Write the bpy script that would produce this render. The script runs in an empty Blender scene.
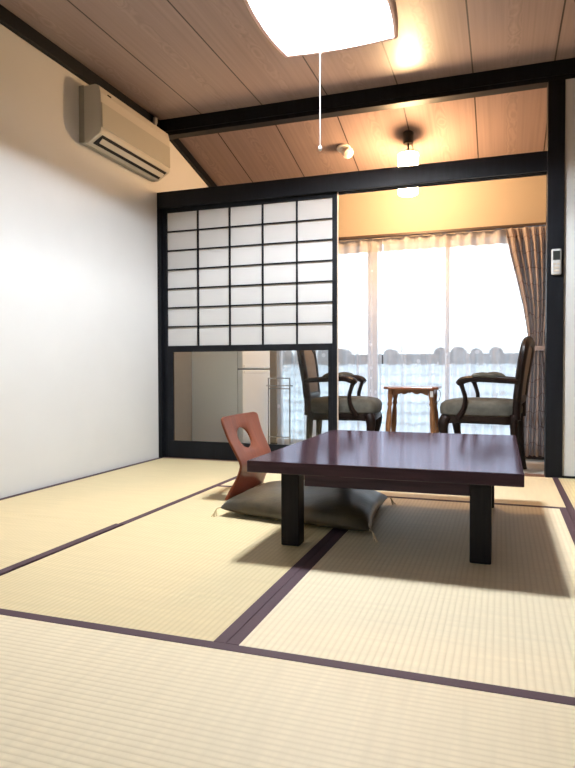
import bpy, bmesh, math, random
from mathutils import Vector, Matrix
random.seed(4)
PI = math.pi
SC = bpy.context.scene
COL = SC.collection

# ------------------------------------------------------------------ materials
def new_mat(name):
    m = bpy.data.materials.new(name); m.use_nodes = True
    nt = m.node_tree
    for n in list(nt.nodes): nt.nodes.remove(n)
    out = nt.nodes.new('ShaderNodeOutputMaterial')
    return m, nt, out

def N(nt, t, **kw):
    n = nt.nodes.new(t)
    for k, v in kw.items():
        if k in n.inputs: n.inputs[k].default_value = v
        else: setattr(n, k, v)
    return n

def L(nt, a, ao, b, bi): nt.links.new(a.outputs[ao], b.inputs[bi])

def c4(c): return (c[0], c[1], c[2], 1)

def math_node(nt, op, a, b=None):
    n = nt.nodes.new('ShaderNodeMath'); n.operation = op
    for i, v in enumerate((a, b)):
        if v is None: continue
        if isinstance(v, tuple): nt.links.new(v[0].outputs[v[1]], n.inputs[i])
        else: n.inputs[i].default_value = v
    return n

def basic(name, col, rough=0.5, var=0.12, scale=(8, 8, 8), bump=0.0, bscale=60, coat=0.0, metal=0.0, spec=0.5):
    """principled surface with a soft procedural variation of its own colour"""
    m, nt, out = new_mat(name)
    p = N(nt, 'ShaderNodeBsdfPrincipled', Roughness=rough, Metallic=metal)
    p.inputs['Specular IOR Level'].default_value = spec
    p.inputs['Coat Weight'].default_value = coat
    p.inputs['Coat Roughness'].default_value = 0.12
    tc = N(nt, 'ShaderNodeTexCoord')
    mp = N(nt, 'ShaderNodeMapping'); mp.inputs['Scale'].default_value = scale
    L(nt, tc, 'Object', mp, 'Vector')
    nz = N(nt, 'ShaderNodeTexNoise', Scale=1.0, Detail=4.0); L(nt, mp, 'Vector', nz, 'Vector')
    r = N(nt, 'ShaderNodeValToRGB')
    r.color_ramp.elements[0].position = 0.3; r.color_ramp.elements[1].position = 0.7
    r.color_ramp.elements[0].color = c4([x*(1-var) for x in col])
    r.color_ramp.elements[1].color = c4([min(1, x*(1+var)) for x in col])
    L(nt, nz, 'Fac', r, 'Fac'); L(nt, r, 'Color', p, 'Base Color')
    if bump:
        n2 = N(nt, 'ShaderNodeTexNoise', Scale=bscale, Detail=3.0); L(nt, tc, 'Object', n2, 'Vector')
        b = N(nt, 'ShaderNodeBump', Strength=bump, Distance=0.004)
        L(nt, n2, 'Fac', b, 'Height'); L(nt, b, 'Normal', p, 'Normal')
    L(nt, p, 'BSDF', out, 'Surface')
    return m

def emit(name, col, strength):
    m, nt, out = new_mat(name)
    e = N(nt, 'ShaderNodeEmission', Color=c4(col), Strength=strength)
    L(nt, e, 'Emission', out, 'Surface')
    return m

def tatami_mat(name, axis, col):
    """woven rush: fine ribs running along the mat (axis 0 = ribs along X, 1 = along Y)"""
    m, nt, out = new_mat(name)
    p = N(nt, 'ShaderNodeBsdfPrincipled', Roughness=0.55)
    p.inputs['Specular IOR Level'].default_value = 0.35
    tc = N(nt, 'ShaderNodeTexCoord'); sp = N(nt, 'ShaderNodeSeparateXYZ'); L(nt, tc, 'Object', sp, 'Vector')
    across = 'Y' if axis == 0 else 'X'
    k = math_node(nt, 'MULTIPLY', (sp, across), 2*PI/0.0165)
    s = math_node(nt, 'SINE', (k, 0))
    s2 = math_node(nt, 'MULTIPLY_ADD', (s, 0), 0.5); s2.inputs[2].default_value = 0.5
    gap = math_node(nt, 'POWER', (s2, 0), 0.35)
    mp = N(nt, 'ShaderNodeMapping')
    mp.inputs['Scale'].default_value = (2.0, 26, 1) if axis == 1 else (26, 2.0, 1)
    L(nt, tc, 'Object', mp, 'Vector')
    nz = N(nt, 'ShaderNodeTexNoise', Scale=2.0, Detail=5.0); L(nt, mp, 'Vector', nz, 'Vector')
    r = N(nt, 'ShaderNodeValToRGB')
    r.color_ramp.elements[0].position = 0.25; r.color_ramp.elements[1].position = 0.75
    r.color_ramp.elements[0].color = c4([x*0.93 for x in col]); r.color_ramp.elements[1].color = c4([min(1, x*1.06) for x in col])
    L(nt, nz, 'Fac', r, 'Fac')
    mx = N(nt, 'ShaderNodeMix', data_type='RGBA')
    mx.inputs[6].default_value = c4([col[0]*0.87, col[1]*0.85, col[2]*0.80])
    nt.links.new(gap.outputs[0], mx.inputs[0]); nt.links.new(r.outputs[0], mx.inputs[7])
    nt.links.new(mx.outputs[2], p.inputs['Base Color'])
    b = N(nt, 'ShaderNodeBump', Strength=0.35, Distance=0.002)
    nt.links.new(gap.outputs[0], b.inputs['Height']); L(nt, b, 'Normal', p, 'Normal')
    L(nt, p, 'BSDF', out, 'Surface')
    return m

def wood(name, c1, c2, rough=0.4, grain=(40, 3, 40), coat=0.0, spec=0.5, crough=0.12):
    m, nt, out = new_mat(name)
    p = N(nt, 'ShaderNodeBsdfPrincipled', Roughness=rough)
    p.inputs['Specular IOR Level'].default_value = spec
    p.inputs['Coat Weight'].default_value = coat; p.inputs['Coat Roughness'].default_value = crough
    tc = N(nt, 'ShaderNodeTexCoord'); mp = N(nt, 'ShaderNodeMapping'); mp.inputs['Scale'].default_value = grain
    L(nt, tc, 'Object', mp, 'Vector')
    nz = N(nt, 'ShaderNodeTexNoise', Scale=1.0, Detail=6.0, Distortion=0.6); L(nt, mp, 'Vector', nz, 'Vector')
    r = N(nt, 'ShaderNodeValToRGB')
    r.color_ramp.elements[0].position = 0.3; r.color_ramp.elements[1].position = 0.72
    r.color_ramp.elements[0].color = c4(c1); r.color_ramp.elements[1].color = c4(c2)
    L(nt, nz, 'Fac', r, 'Fac'); L(nt, r, 'Color', p, 'Base Color'); L(nt, p, 'BSDF', out, 'Surface')
    return m

def lacquer(name, c1, c2, grain, gloss):
    """worn lacquer: streaky dark wood under a thin, only partly reflecting coat"""
    m, nt, out = new_mat(name)
    tc = N(nt, 'ShaderNodeTexCoord'); mp = N(nt, 'ShaderNodeMapping'); mp.inputs['Scale'].default_value = grain
    L(nt, tc, 'Object', mp, 'Vector')
    nz = N(nt, 'ShaderNodeTexNoise', Scale=1.0, Detail=6.0, Distortion=0.6); L(nt, mp, 'Vector', nz, 'Vector')
    r = N(nt, 'ShaderNodeValToRGB')
    r.color_ramp.elements[0].position = 0.3; r.color_ramp.elements[1].position = 0.72
    r.color_ramp.elements[0].color = c4(c1); r.color_ramp.elements[1].color = c4(c2)
    L(nt, nz, 'Fac', r, 'Fac')
    di = N(nt, 'ShaderNodeBsdfDiffuse'); nt.links.new(r.outputs[0], di.inputs[0])
    gl = N(nt, 'ShaderNodeBsdfGlossy', Roughness=0.13, Color=(0.82, 0.82, 1.0, 1))
    lw = N(nt, 'ShaderNodeLayerWeight', Blend=0.35)
    k = math_node(nt, 'MULTIPLY_ADD', (lw, 'Facing'), gloss); k.inputs[2].default_value = 0.012
    mx = N(nt, 'ShaderNodeMixShader'); nt.links.new(k.outputs[0], mx.inputs[0]); L(nt, di, 0, mx, 1); L(nt, gl, 0, mx, 2)
    L(nt, mx, 0, out, 'Surface')
    return m

def ceiling_wood(name, col, coat=0.14, spec=0.3):
    """printed cedar boards 0.452 m wide running along Y: grooves, straight grain and a cathedral figure in each board's middle"""
    m, nt, out = new_mat(name)
    p = N(nt, 'ShaderNodeBsdfPrincipled', Roughness=0.42)
    p.inputs['Specular IOR Level'].default_value = spec
    p.inputs['Coat Weight'].default_value = coat; p.inputs['Coat Roughness'].default_value = 0.2
    tc = N(nt, 'ShaderNodeTexCoord'); sp = N(nt, 'ShaderNodeSeparateXYZ'); L(nt, tc, 'Object', sp, 'Vector')
    sh = math_node(nt, 'ADD', (sp, 'X'), 0.452*4 - 0.357)
    dv = math_node(nt, 'DIVIDE', (sh, 0), 0.452)
    fr = math_node(nt, 'FRACT', (dv, 0)); idx = math_node(nt, 'FLOOR', (dv, 0))
    cen = math_node(nt, 'SUBTRACT', (fr, 0), 0.5); ab = math_node(nt, 'ABSOLUTE', (cen, 0))
    groove = math_node(nt, 'GREATER_THAN', (ab, 0), 0.4905)
    # grain
    mp = N(nt, 'ShaderNodeMapping'); mp.inputs['Scale'].default_value = (60, 1.1, 1)
    L(nt, tc, 'Object', mp, 'Vector')
    nz = N(nt, 'ShaderNodeTexNoise', Scale=1.0, Detail=5.0); L(nt, mp, 'Vector', nz, 'Vector')
    # cathedral figure
    yy = math_node(nt, 'MULTIPLY', (sp, 'Y'), 2.2)
    ii = math_node(nt, 'MULTIPLY', (idx, 0), 7.3)
    cv = N(nt, 'ShaderNodeCombineXYZ'); L(nt, cen, 0, cv, 'X'); L(nt, yy, 0, cv, 'Y'); L(nt, ii, 0, cv, 'Z')
    n2 = N(nt, 'ShaderNodeTexNoise', Scale=2.2, Detail=2.0, Distortion=0.5); L(nt, cv, 'Vector', n2, 'Vector')
    q = math_node(nt, 'MULTIPLY', (cen, 0), (cen, 0)); q2 = math_node(nt, 'MULTIPLY', (q, 0), 26.0)
    sm = math_node(nt, 'ADD', (n2, 0), (q2, 0)); k = math_node(nt, 'MULTIPLY', (sm, 0), 40.0); sn = math_node(nt, 'SINE', (k, 0))
    near = math_node(nt, 'LESS_THAN', (ab, 0), 0.075)
    fig = math_node(nt, 'MULTIPLY', (sn, 0), (near, 0)); fig2 = math_node(nt, 'MULTIPLY', (fig, 0), 0.20)
    tot = math_node(nt, 'ADD', (nz, 0), (fig2, 0))
    r = N(nt, 'ShaderNodeValToRGB')
    r.color_ramp.elements[0].position = 0.2; r.color_ramp.elements[1].position = 0.8
    r.color_ramp.elements[0].color = c4([x*0.86 for x in col]); r.color_ramp.elements[1].color = c4([min(1, x*1.12) for x in col])
    L(nt, tot, 0, r, 'Fac')
    mx = N(nt, 'ShaderNodeMix', data_type='RGBA')
    nt.links.new(groove.outputs[0], mx.inputs[0]); nt.links.new(r.outputs[0], mx.inputs[6])
    mx.inputs[7].default_value = c4([x*0.18 for x in col])
    nt.links.new(mx.outputs[2], p.inputs['Base Color'])
    L(nt, p, 'BSDF', out, 'Surface')
    return m

def sheer(name, col, opacity, dots=True, tl=0.7):
    """thin cloth: partly see-through, the threads scatter light both ways"""
    m, nt, out = new_mat(name)
    tr = N(nt, 'ShaderNodeBsdfTransparent')
    di = N(nt, 'ShaderNodeBsdfDiffuse', Color=c4(col)); tn = N(nt, 'ShaderNodeBsdfTranslucent', Color=c4(col))
    a = N(nt, 'ShaderNodeMixShader', Fac=tl); L(nt, di, 0, a, 1); L(nt, tn, 0, a, 2)
    b = N(nt, 'ShaderNodeMixShader', Fac=opacity); L(nt, tr, 0, b, 1); L(nt, a, 0, b, 2)
    if dots:
        lw = N(nt, 'ShaderNodeLayerWeight', Blend=0.5)
        fo = math_node(nt, 'POWER', (lw, 'Facing'), 2.0); fk = math_node(nt, 'MULTIPLY_ADD', (fo, 0), 0.55); fk.inputs[2].default_value = opacity
        tc = N(nt, 'ShaderNodeTexCoord')
        mp = N(nt, 'ShaderNodeMapping'); mp.inputs['Scale'].default_value = (1, 1, 1); L(nt, tc, 'Object', mp, 'Vector')
        v = N(nt, 'ShaderNodeTexVoronoi', Scale=9.0); L(nt, mp, 'Vector', v, 'Vector')
        lt = math_node(nt, 'LESS_THAN', (v, 'Distance'), 0.16)
        k = math_node(nt, 'MULTIPLY_ADD', (lt, 0), 0.25); nt.links.new(fk.outputs[0], k.inputs[2])
        nt.links.new(k.outputs[0], b.inputs[0])
    L(nt, b, 0, out, 'Surface')
    return m

def glass_mat(name, tint=(0.96, 0.98, 0.98), refl=0.06):
    m, nt, out = new_mat(name)
    tr = N(nt, 'ShaderNodeBsdfTransparent', Color=c4(tint)); gl = N(nt, 'ShaderNodeBsdfGlossy', Roughness=0.02)
    lw = N(nt, 'ShaderNodeFresnel', IOR=1.45)
    mx = N(nt, 'ShaderNodeMixShader'); L(nt, lw, 0, mx, 0); L(nt, tr, 0, mx, 1); L(nt, gl, 0, mx, 2)
    L(nt, mx, 0, out, 'Surface')
    return m

def drape_mat(name, col, line):
    """woven furnishing fabric: a grid of thin wandering lines on taupe cloth that lets some light through"""
    m, nt, out = new_mat(name)
    tc = N(nt, 'ShaderNodeTexCoord'); sp = N(nt, 'ShaderNodeSeparateXYZ')
    nz = N(nt, 'ShaderNodeTexNoise', Scale=5.0, Detail=1.0); L(nt, tc, 'UV', nz, 'Vector')
    va = N(nt, 'ShaderNodeVectorMath', operation='MULTIPLY_ADD')
    L(nt, nz, 'Color', va, 0); va.inputs[1].default_value = (0.06, 0.10, 0); L(nt, tc, 'UV', va, 2)
    nt.links.new(va.outputs[0], sp.inputs[0])
    def stripe(ax, per, w):
        d = math_node(nt, 'DIVIDE', (sp, ax), per); f = math_node(nt, 'FRACT', (d, 0))
        return math_node(nt, 'LESS_THAN', (f, 0), w)
    a = stripe('X', 0.13, 0.06); b = stripe('Y', 0.12, 0.055)
    mxm = math_node(nt, 'MAXIMUM', (a, 0), (b, 0))
    mx = N(nt, 'ShaderNodeMix', data_type='RGBA'); mx.inputs[6].default_value = c4(col); mx.inputs[7].default_value = c4(line)
    nt.links.new(mxm.outputs[0], mx.inputs[0])
    di = N(nt, 'ShaderNodeBsdfDiffuse'); tn = N(nt, 'ShaderNodeBsdfTranslucent')
    nt.links.new(mx.outputs[2], di.inputs[0]); nt.links.new(mx.outputs[2], tn.inputs[0])
    s = N(nt, 'ShaderNodeMixShader', Fac=0.34); L(nt, di, 0, s, 1); L(nt, tn, 0, s, 2)
    L(nt, s, 0, out, 'Surface')
    return m

M = {}
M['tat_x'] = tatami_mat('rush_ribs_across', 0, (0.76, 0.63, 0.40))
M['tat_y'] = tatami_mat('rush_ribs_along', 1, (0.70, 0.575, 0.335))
M['tat_pale'] = tatami_mat('rush_ribs_along_pale', 1, (0.84, 0.72, 0.50))  # paler rush, mat under the table's right half
M['tat_front'] = tatami_mat('rush_ribs_across_pale', 0, (0.82, 0.70, 0.485))  # paler rush, front mat
M['heri'] = basic('mat_border_cloth', (0.060, 0.026, 0.036), 0.75, 0.1, (200, 200, 200))
M['plaster'] = basic('plaster_wall', (0.665, 0.66, 0.64), 0.9, 0.02, (3, 3, 3), 0.06, 180)
M['unseen_wall'] = wood('unseen_brown_panelling', (0.13, 0.08, 0.05), (0.20, 0.125, 0.08), 0.6, (30, 30, 3), spec=0.2)  # dark finish given to the unseen walls to cut bounced light
M['cream'] = basic('cream_wallpaper', (0.385, 0.325, 0.26), 0.85, 0.02, (3, 3, 3), 0.06, 180)
M['black_wood'] = wood('black_stained_wood', (0.0035, 0.004, 0.0055), (0.007, 0.008, 0.011), 0.5, (30, 30, 4), spec=0.18)
M['pale_wood'] = wood('pale_edge_wood', (0.60, 0.50, 0.40), (0.70, 0.60, 0.50), 0.5, (40, 40, 4))
M['sill_wood'] = wood('brown_sill_wood', (0.17, 0.08, 0.045), (0.26, 0.13, 0.08), 0.4, (3, 40, 40))
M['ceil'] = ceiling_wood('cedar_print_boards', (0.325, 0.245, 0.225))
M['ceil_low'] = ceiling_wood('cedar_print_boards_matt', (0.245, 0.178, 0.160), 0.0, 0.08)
M['lino'] = basic('pale_vinyl_floor', (0.62, 0.56, 0.47), 0.5, 0.05, (6, 6, 6))
M['paper'] = sheer('shoji_paper', (0.68, 0.67, 0.655), 0.97, False, 0.25)
M['glass'] = glass_mat('clear_glass')
M['win_glass'] = glass_mat('window_glass', (0.84, 0.87, 0.88))
M['alu'] = basic('bronze_aluminium', (0.74, 0.77, 0.84), 0.4, 0.04, metal=0.1)
M['lamp'] = emit('lit_diffuser', (0.90, 0.97, 1.05), 1350.0)
M['reflector'] = basic('white_lamp_reflector', (0.88, 0.87, 0.86), 0.6, 0.01)
M['lamp_side'] = basic('white_shade_panel', (0.62, 0.52, 0.48), 0.6, 0.02)
M['lamp_wood'] = wood('pale_lamp_wood', (0.62, 0.42, 0.38), (0.72, 0.52, 0.46), 0.5, (20, 20, 60))
M['pend'] = emit('lit_opal_glass', (1.0, 0.62, 0.31), 185.0)
M['black_plastic'] = basic('black_plastic', (0.012, 0.012, 0.012), 0.4)
M['white_metal'] = basic('white_enamel', (0.72, 0.68, 0.62), 0.35, 0.03)
M['bulb'] = basic('frosted_bulb_glass', (0.90, 0.86, 0.78), 0.12, 0.02)
M['cord'] = basic('white_cord', (0.85, 0.83, 0.80), 0.6, 0.02)
M['ac_body'] = basic('ivory_plastic', (0.52, 0.49, 0.43), 0.45, 0.02)
M['ac_panel'] = basic('grey_ivory_plastic', (0.40, 0.385, 0.33), 0.5, 0.02)
M['ac_back'] = basic('grey_backing_plastic', (0.34, 0.33, 0.29), 0.6, 0.03)
M['dark'] = basic('dark_slot', (0.012, 0.010, 0.009), 0.7)
M['remote'] = basic('white_remote_plastic', (0.50, 0.50, 0.48), 0.4, 0.02)
M['lcd'] = basic('dark_lcd', (0.035, 0.038, 0.035), 0.2)
M['btn'] = basic('tan_button', (0.52, 0.44, 0.34), 0.5)
M['table_top'] = lacquer('dark_red_lacquered_top', (0.030, 0.016, 0.021), (0.056, 0.028, 0.035), (3.5, 46, 46), 0.36)
M['table_leg'] = wood('black_table_leg', (0.008, 0.007, 0.008), (0.017, 0.014, 0.014), 0.5, (40, 40, 5), spec=0.15)
M['zaisu'] = wood('red_brown_bent_plywood', (0.145, 0.040, 0.018), (0.205, 0.057, 0.025), 0.36, (4, 30, 6), 0.0, 0.2)
M['cushion'] = basic('olive_brown_damask', (0.058, 0.043, 0.022), 0.36, 0.55, (10, 10, 10), 0.25, 60, spec=0.5)
M['tassel'] = basic('cream_tassel_thread', (0.62, 0.50, 0.30), 0.8)
M['walnut'] = wood('dark_mahogany', (0.005, 0.002, 0.0015), (0.011, 0.0045, 0.0035), 0.42, (14, 14, 30), 0.04, 0.25)
M['uphol'] = basic('sage_velvet', (0.070, 0.069, 0.056), 0.85, 0.28, (22, 22, 22), 0.2, 120)
M['back_fab'] = basic('tan_back_fabric', (0.19, 0.15, 0.12), 0.8, 0.12, (40, 40, 40), 0.1, 140)
M['oak'] = wood('honey_oak', (0.17, 0.072, 0.025), (0.26, 0.12, 0.045), 0.4, (14, 14, 4))
M['oak_dark'] = wood('reddish_oak_top', (0.20, 0.068, 0.035), (0.28, 0.11, 0.055), 0.3, (5, 40, 40), 0.3)
M['fridge'] = basic('white_fridge_enamel', (0.88, 0.89, 0.88), 0.35, 0.01)
M['wall_shade'] = basic('grey_wall_shade', (0.26, 0.26, 0.26), 0.6, 0.03)  # grey that stands for shade on the verandah's left wall
M['seal'] = basic('grey_door_seal', (0.28, 0.28, 0.28), 0.6)
M['chrome'] = basic('chrome_tube', (0.42, 0.44, 0.47), 0.25, 0.02, metal=0.9)
M['lace'] = sheer('white_lace', (0.84, 0.84, 0.88), 0.50)
M['lace_head'] = sheer('lace_heading_tape', (0.44, 0.41, 0.41), 0.94, False, 0.25)
M['drape'] = drape_mat('taupe_check_cloth', (0.45, 0.38, 0.355), (0.29, 0.22, 0.20))
M['rail'] = basic('dark_brown_rail', (0.05, 0.03, 0.022), 0.5)
M['tile'] = basic('slate_roof_tile', (0.62, 0.65, 0.68), 0.5, 0.2, (3, 3, 3))
M['ridge'] = basic('dark_ridge_tile', (0.05, 0.04, 0.04), 0.7, 0.3, (4, 4, 4))
M['stucco'] = basic('house_stucco', (0.55, 0.52, 0.47), 0.9)

# ------------------------------------------------------------------ mesh helpers
class MB:
    def __init__(s): s.bm = bmesh.new()
    def box(s, x0, x1, y0, y1, z0, z1, bev=0.0, seg=2):
        t = bmesh.new()
        vs = [t.verts.new((x, y, z)) for x in (x0, x1) for y in (y0, y1) for z in (z0, z1)]
        for f in ((0,1,3,2),(4,6,7,5),(0,4,5,1),(2,3,7,6),(0,2,6,4),(1,5,7,3)): t.faces.new([vs[i] for i in f])
        bmesh.ops.recalc_face_normals(t, faces=t.faces)
        if bev: bmesh.ops.bevel(t, geom=list(t.edges), offset=bev, segments=seg, affect='EDGES', profile=0.5)
        s.join(t); return s
    def join(s, t):
        me = bpy.data.meshes.new('tmp'); t.to_mesh(me); t.free(); s.bm.from_mesh(me); bpy.data.meshes.remove(me)
    def loft(s, rings, cap=True, closed=True):
        vr = [[s.bm.verts.new(p) for p in r] for r in rings]
        n = len(rings[0])
        for a, b in zip(vr[:-1], vr[1:]):
            for i in range(n if closed else n-1):
                j = (i+1) % n
                s.bm.faces.new((a[i], a[j], b[j], b[i]))
        if cap and closed:
            s.bm.faces.new(list(reversed(vr[0]))); s.bm.faces.new(vr[-1])
        return s
    def lathe(s, prof, c=(0,0,0), n=24, cap=True):
        rings = [[(c[0]+r*math.cos(2*PI*k/n), c[1]+r*math.sin(2*PI*k/n), c[2]+z) for k in range(n)] for r, z in prof]
        return s.loft(rings, cap)
    def tube(s, pts, rad, n=10, smooth=6, flat=(1, 1), loop=False, up=None):
        """swept round/oval section along a smoothed path; rad = number or one per point"""
        P = [Vector(p) for p in pts]
        R = [rad]*len(P) if isinstance(rad, (int, float)) else list(rad)
        Q, W = [], []
        m = len(P)
        rng = range(m if loop else m-1)
        for i in rng:
            p0 = P[i-1] if (i > 0 or loop) else P[0]; p1 = P[i]; p2 = P[(i+1) % m]
            p3 = P[(i+2) % m] if (loop or i+2 < m) else P[-1]
            r1, r2 = R[i], R[(i+1) % m]
            for k in range(smooth):
                t = k/smooth
                Q.append(0.5*((2*p1)+(-p0+p2)*t+(2*p0-5*p1+4*p2-p3)*t*t+(-p0+3*p1-3*p2+p3)*t**3)); W.append(r1+(r2-r1)*t)
        if not loop: Q.append(P[-1]); W.append(R[-1])
        rings = []
        ref = Vector(up) if up else None
        prev = None
        for i, q in enumerate(Q):
            a = Q[i-1] if (i > 0 or loop) else Q[0]; b = Q[(i+1) % len(Q)] if (loop or i+1 < len(Q)) else Q[-1]
            t = (b-a).normalized()
            if ref is not None: u = (ref - t*ref.dot(t))
            elif prev is not None: u = prev - t*prev.dot(t)
            else: u = Vector((0,0,1)) - t*t.z if abs(t.z) < 0.9 else Vector((1,0,0)) - t*t.x
            u.normalize(); prev = u; v = t.cross(u)
            rings.append([tuple(q + u*math.cos(2*PI*k/n)*W[i]*flat[0] + v*math.sin(2*PI*k/n)*W[i]*flat[1]) for k in range(n)])
        if loop: rings.append(rings[0]); s.loft(rings, False); bmesh.ops.remove_doubles(s.bm, verts=s.bm.verts, dist=1e-6)
        else: s.loft(rings)
        return s
    def prism(s, prof, axis, a0, a1, bev=0.0):
        """closed 2-D outline extruded along an axis ('X','Y','Z')"""
        f = {'X': lambda p, a: (a, p[0], p[1]), 'Y': lambda p, a: (p[0], a, p[1]), 'Z': lambda p, a: (p[0], p[1], a)}[axis]
        t = bmesh.new()
        A = [t.verts.new(f(p, a0)) for p in prof]; B = [t.verts.new(f(p, a1)) for p in prof]
        n = len(prof)
        for i in range(n): t.faces.new((A[i], A[(i+1) % n], B[(i+1) % n], B[i]))
        t.faces.new(list(reversed(A))); t.faces.new(B)
        bmesh.ops.recalc_face_normals(t, faces=t.faces)
        if bev: bmesh.ops.bevel(t, geom=list(t.edges), offset=bev, segments=2, affect='EDGES', profile=0.5)
        s.join(t); return s
    def build(s, name, mat, parent=None, smooth=False, loc=None):
        me = bpy.data.meshes.new(name)
        bmesh.ops.recalc_face_normals(s.bm, faces=s.bm.faces)
        s.bm.to_mesh(me); s.bm.free()
        me.materials.append(mat)
        if smooth:
            for p in me.polygons: p.use_smooth = True
            me.set_sharp_from_angle(angle=math.radians(42))
        o = bpy.data.objects.new(name, me); COL.objects.link(o)
        if parent: o.parent = parent
        if loc: o.location = loc
        return o

def tag(o, label, cat, group=None):
    o['label'] = label; o['category'] = cat
    if group: o['group'] = group
    return o
def thing(name, label, cat, loc=(0,0,0), rz=0.0, group=None):
    o = bpy.data.objects.new(name, None); COL.objects.link(o); o.location = loc; o.rotation_euler = (0,0,rz)
    o.empty_display_size = 0.1
    return tag(o, label, cat, group)
def struct(o): o['kind'] = 'structure'; return o
def copy_tree(o, parent=None):
    kids = list(o.children)
    c = o.copy(); COL.objects.link(c)
    if parent: c.parent = parent
    for k in kids: copy_tree(k, c)
    return c

FZ = -0.06            # underfloor / verandah floor level, mat tops are z = 0
CZ = 2.409            # main ceiling
# ------------------------------------------------------------------ the setting
b = MB().box(-0.12, 3.62, -4.72, 1.42, FZ-0.1, FZ)
floor = struct(b.build('floor', M['lino']))
# tatami-covered floor outside the picture (rest of the room)
fb = MB().box(0.0, 0.873, -3.5, -2.622, FZ, 0).box(2.622, 3.5, -3.5, -1.752, FZ, 0).box(0, 3.5, -4.6, -3.502, FZ, 0)
struct(fb.build('floor', M['tat_x']))

struct(MB().box(0, 3.5, -4.6, 0.0, CZ, CZ+0.08).build('ceiling', M['ceil']))
SL = -0.25
def cz(y): return 2.44 + SL*y
bc = MB()
bc.prism([(0.02, cz(0.02)), (1.30, cz(1.30)), (1.30, cz(1.30)+0.08), (0.02, cz(0.02)+0.08)], 'X', 0, 2.78)
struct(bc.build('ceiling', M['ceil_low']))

struct(MB().box(-0.1, 0, -4.6, 1.22, FZ, 2.55).build('wall_left', M['plaster']))
struct(MB().box(3.5, 3.6, -4.6, 0.1, FZ, 2.55).build('wall_right', M['unseen_wall']))
# wall behind the camera
wf = MB().box(-0.1, 1.4, -4.7, -4.6, FZ, 2.5).box(2.6, 3.6, -4.7, -4.6, FZ, 2.5)
wf.box(1.4, 2.6, -4.7, -4.6, FZ, 0.45).box(1.4, 2.6, -4.7, -4.6, 1.90, 2.5)
struct(wf.build('wall_front', M['unseen_wall']))
# wall piece right of the opening
struct(MB().box(2.674, 3.5, 0.012, 0.10, FZ, 2.31).build('wall_back', M['plaster']))
# window wall of the verandah
WX0, WX1, WZ1 = 0.46, 2.70, 1.715
wb = MB().box(-0.1, WX0, 1.22, 1.34, FZ, 2.3).box(WX1, 2.88, 1.22, 1.34, FZ, 2.3).box(WX0, WX1, 1.22, 1.34, WZ1, 2.3)
struct(wb.build('wall_back', M['cream']))
struct(MB().box(2.78, 2.88, 0.1, 1.22, FZ, 2.55).build('wall_right', M['cream']))

# black timber: corner post, door post, lintel, beam, ceiling mouldings, wall moulding
struct(MB().box(0.0, 0.028, 0.0, 0.10, FZ, 1.786, 0.002).build('trim_1', M['black_wood']))
struct(MB().box(2.582, 2.674, -0.004, 0.11, FZ, 2.298, 0.003).build('trim_2', M['black_wood']))
lt = MB().box(0.0, 2.582, 0.0, 0.022, 1.786, 1.90, 0.002)
lt.box(0.0, 2.582, 0.022, 0.10, 1.806, 1.90)
for y0, y1 in ((0.022, 0.030), (0.052, 0.060), (0.082, 0.100)): lt.box(0.0, 2.582, y0, y1, 1.788, 1.806)
struct(lt.build('trim_3', M['black_wood']))
bmx = MB().box(0.0, 3.5, 0.0, 0.10, 2.326, CZ+0.03, 0.003).box(0.0, 3.5, 0.010, 0.09, 2.298, 2.326, 0.002)
struct(bmx.build('trim_4', M['black_wood']))
struct(MB().box(0.0, 0.03, -4.6, 0.0, 2.333, CZ, 0.003).build('trim_5', M['black_wood']))
cr = MB().prism([(0.10, cz(0.10)), (1.22, cz(1.22)), (1.22, cz(1.22)-0.062), (0.10, cz(0.10)-0.062)], 'X', 0.0, 0.03)
struct(cr.build('trim_6', M['black_wood']))
struct(MB().box(0.028, 2.582, 0.0, 0.10, FZ, 0.001).build('trim_7', M['sill_wood']))
struct(MB().box(0.0, 0.012, 0.102, 0.495, FZ, 1.6).build('wall_shade_board', M['wall_shade']))  # added board, its grey paints the wall's shade behind the shoji glass
# dark skirting under the window
struct(MB().box(0.0, 2.78, 1.205, 1.22, FZ, -0.012).build('baseboard_back', M['rail']))
struct(MB().box(2.674, 3.5, 0.0, 0.012, FZ, 0.012).build('baseboard_back', M['black_wood']))

def window(name, x0, x1, y, z0, z1, cuts, depth=0.04):
    w = bpy.data.objects.new(name, None); COL.objects.link(w); w['kind'] = 'structure'
    w.location = ((x0+x1)/2, y, z0)
    off = Vector(w.location)
    f = MB(); t = 0.035
    f.box(x0-off.x, x1-off.x, 0, depth, 0, t).box(x0-off.x, x1-off.x, 0, depth, z1-z0-t, z1-z0)
    f.box(x0-off.x, x0-off.x+t, 0, depth, t, z1-z0-t).box(x1-off.x-t, x1-off.x, 0, depth, t, z1-z0-t)
    f.build('window_frame', M['alu'], w)
    for k, c in enumerate(cuts):
        mw = 0.040 if k == 1 else 0.018
        MB().box(c-off.x-mw, c-off.x+mw, 0.002, depth-0.002, t, z1-z0-t).build('mullion', M['alu'], w)
    xs = [x0] + list(cuts) + [x1]
    for a, c in zip(xs[:-1], xs[1:]):
        MB().box(a-off.x+0.03, c-off.x-0.03, depth/2-0.002, depth/2+0.002, t, z1-z0-t).build('pane', M['win_glass'], w)
    return w
window('window_1', WX0, WX1, 1.25, FZ+0.045, WZ1, (0.80, 1.31, 1.92))
window('fill_window', 1.4, 2.6, -4.67, 0.45, 1.90, (2.0,))  # unseen window behind the camera, added for fill daylight
struct(MB().box(WX0, WX1, 1.22, 1.34, FZ, FZ+0.045).build('trim_8', M['alu']))

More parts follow.
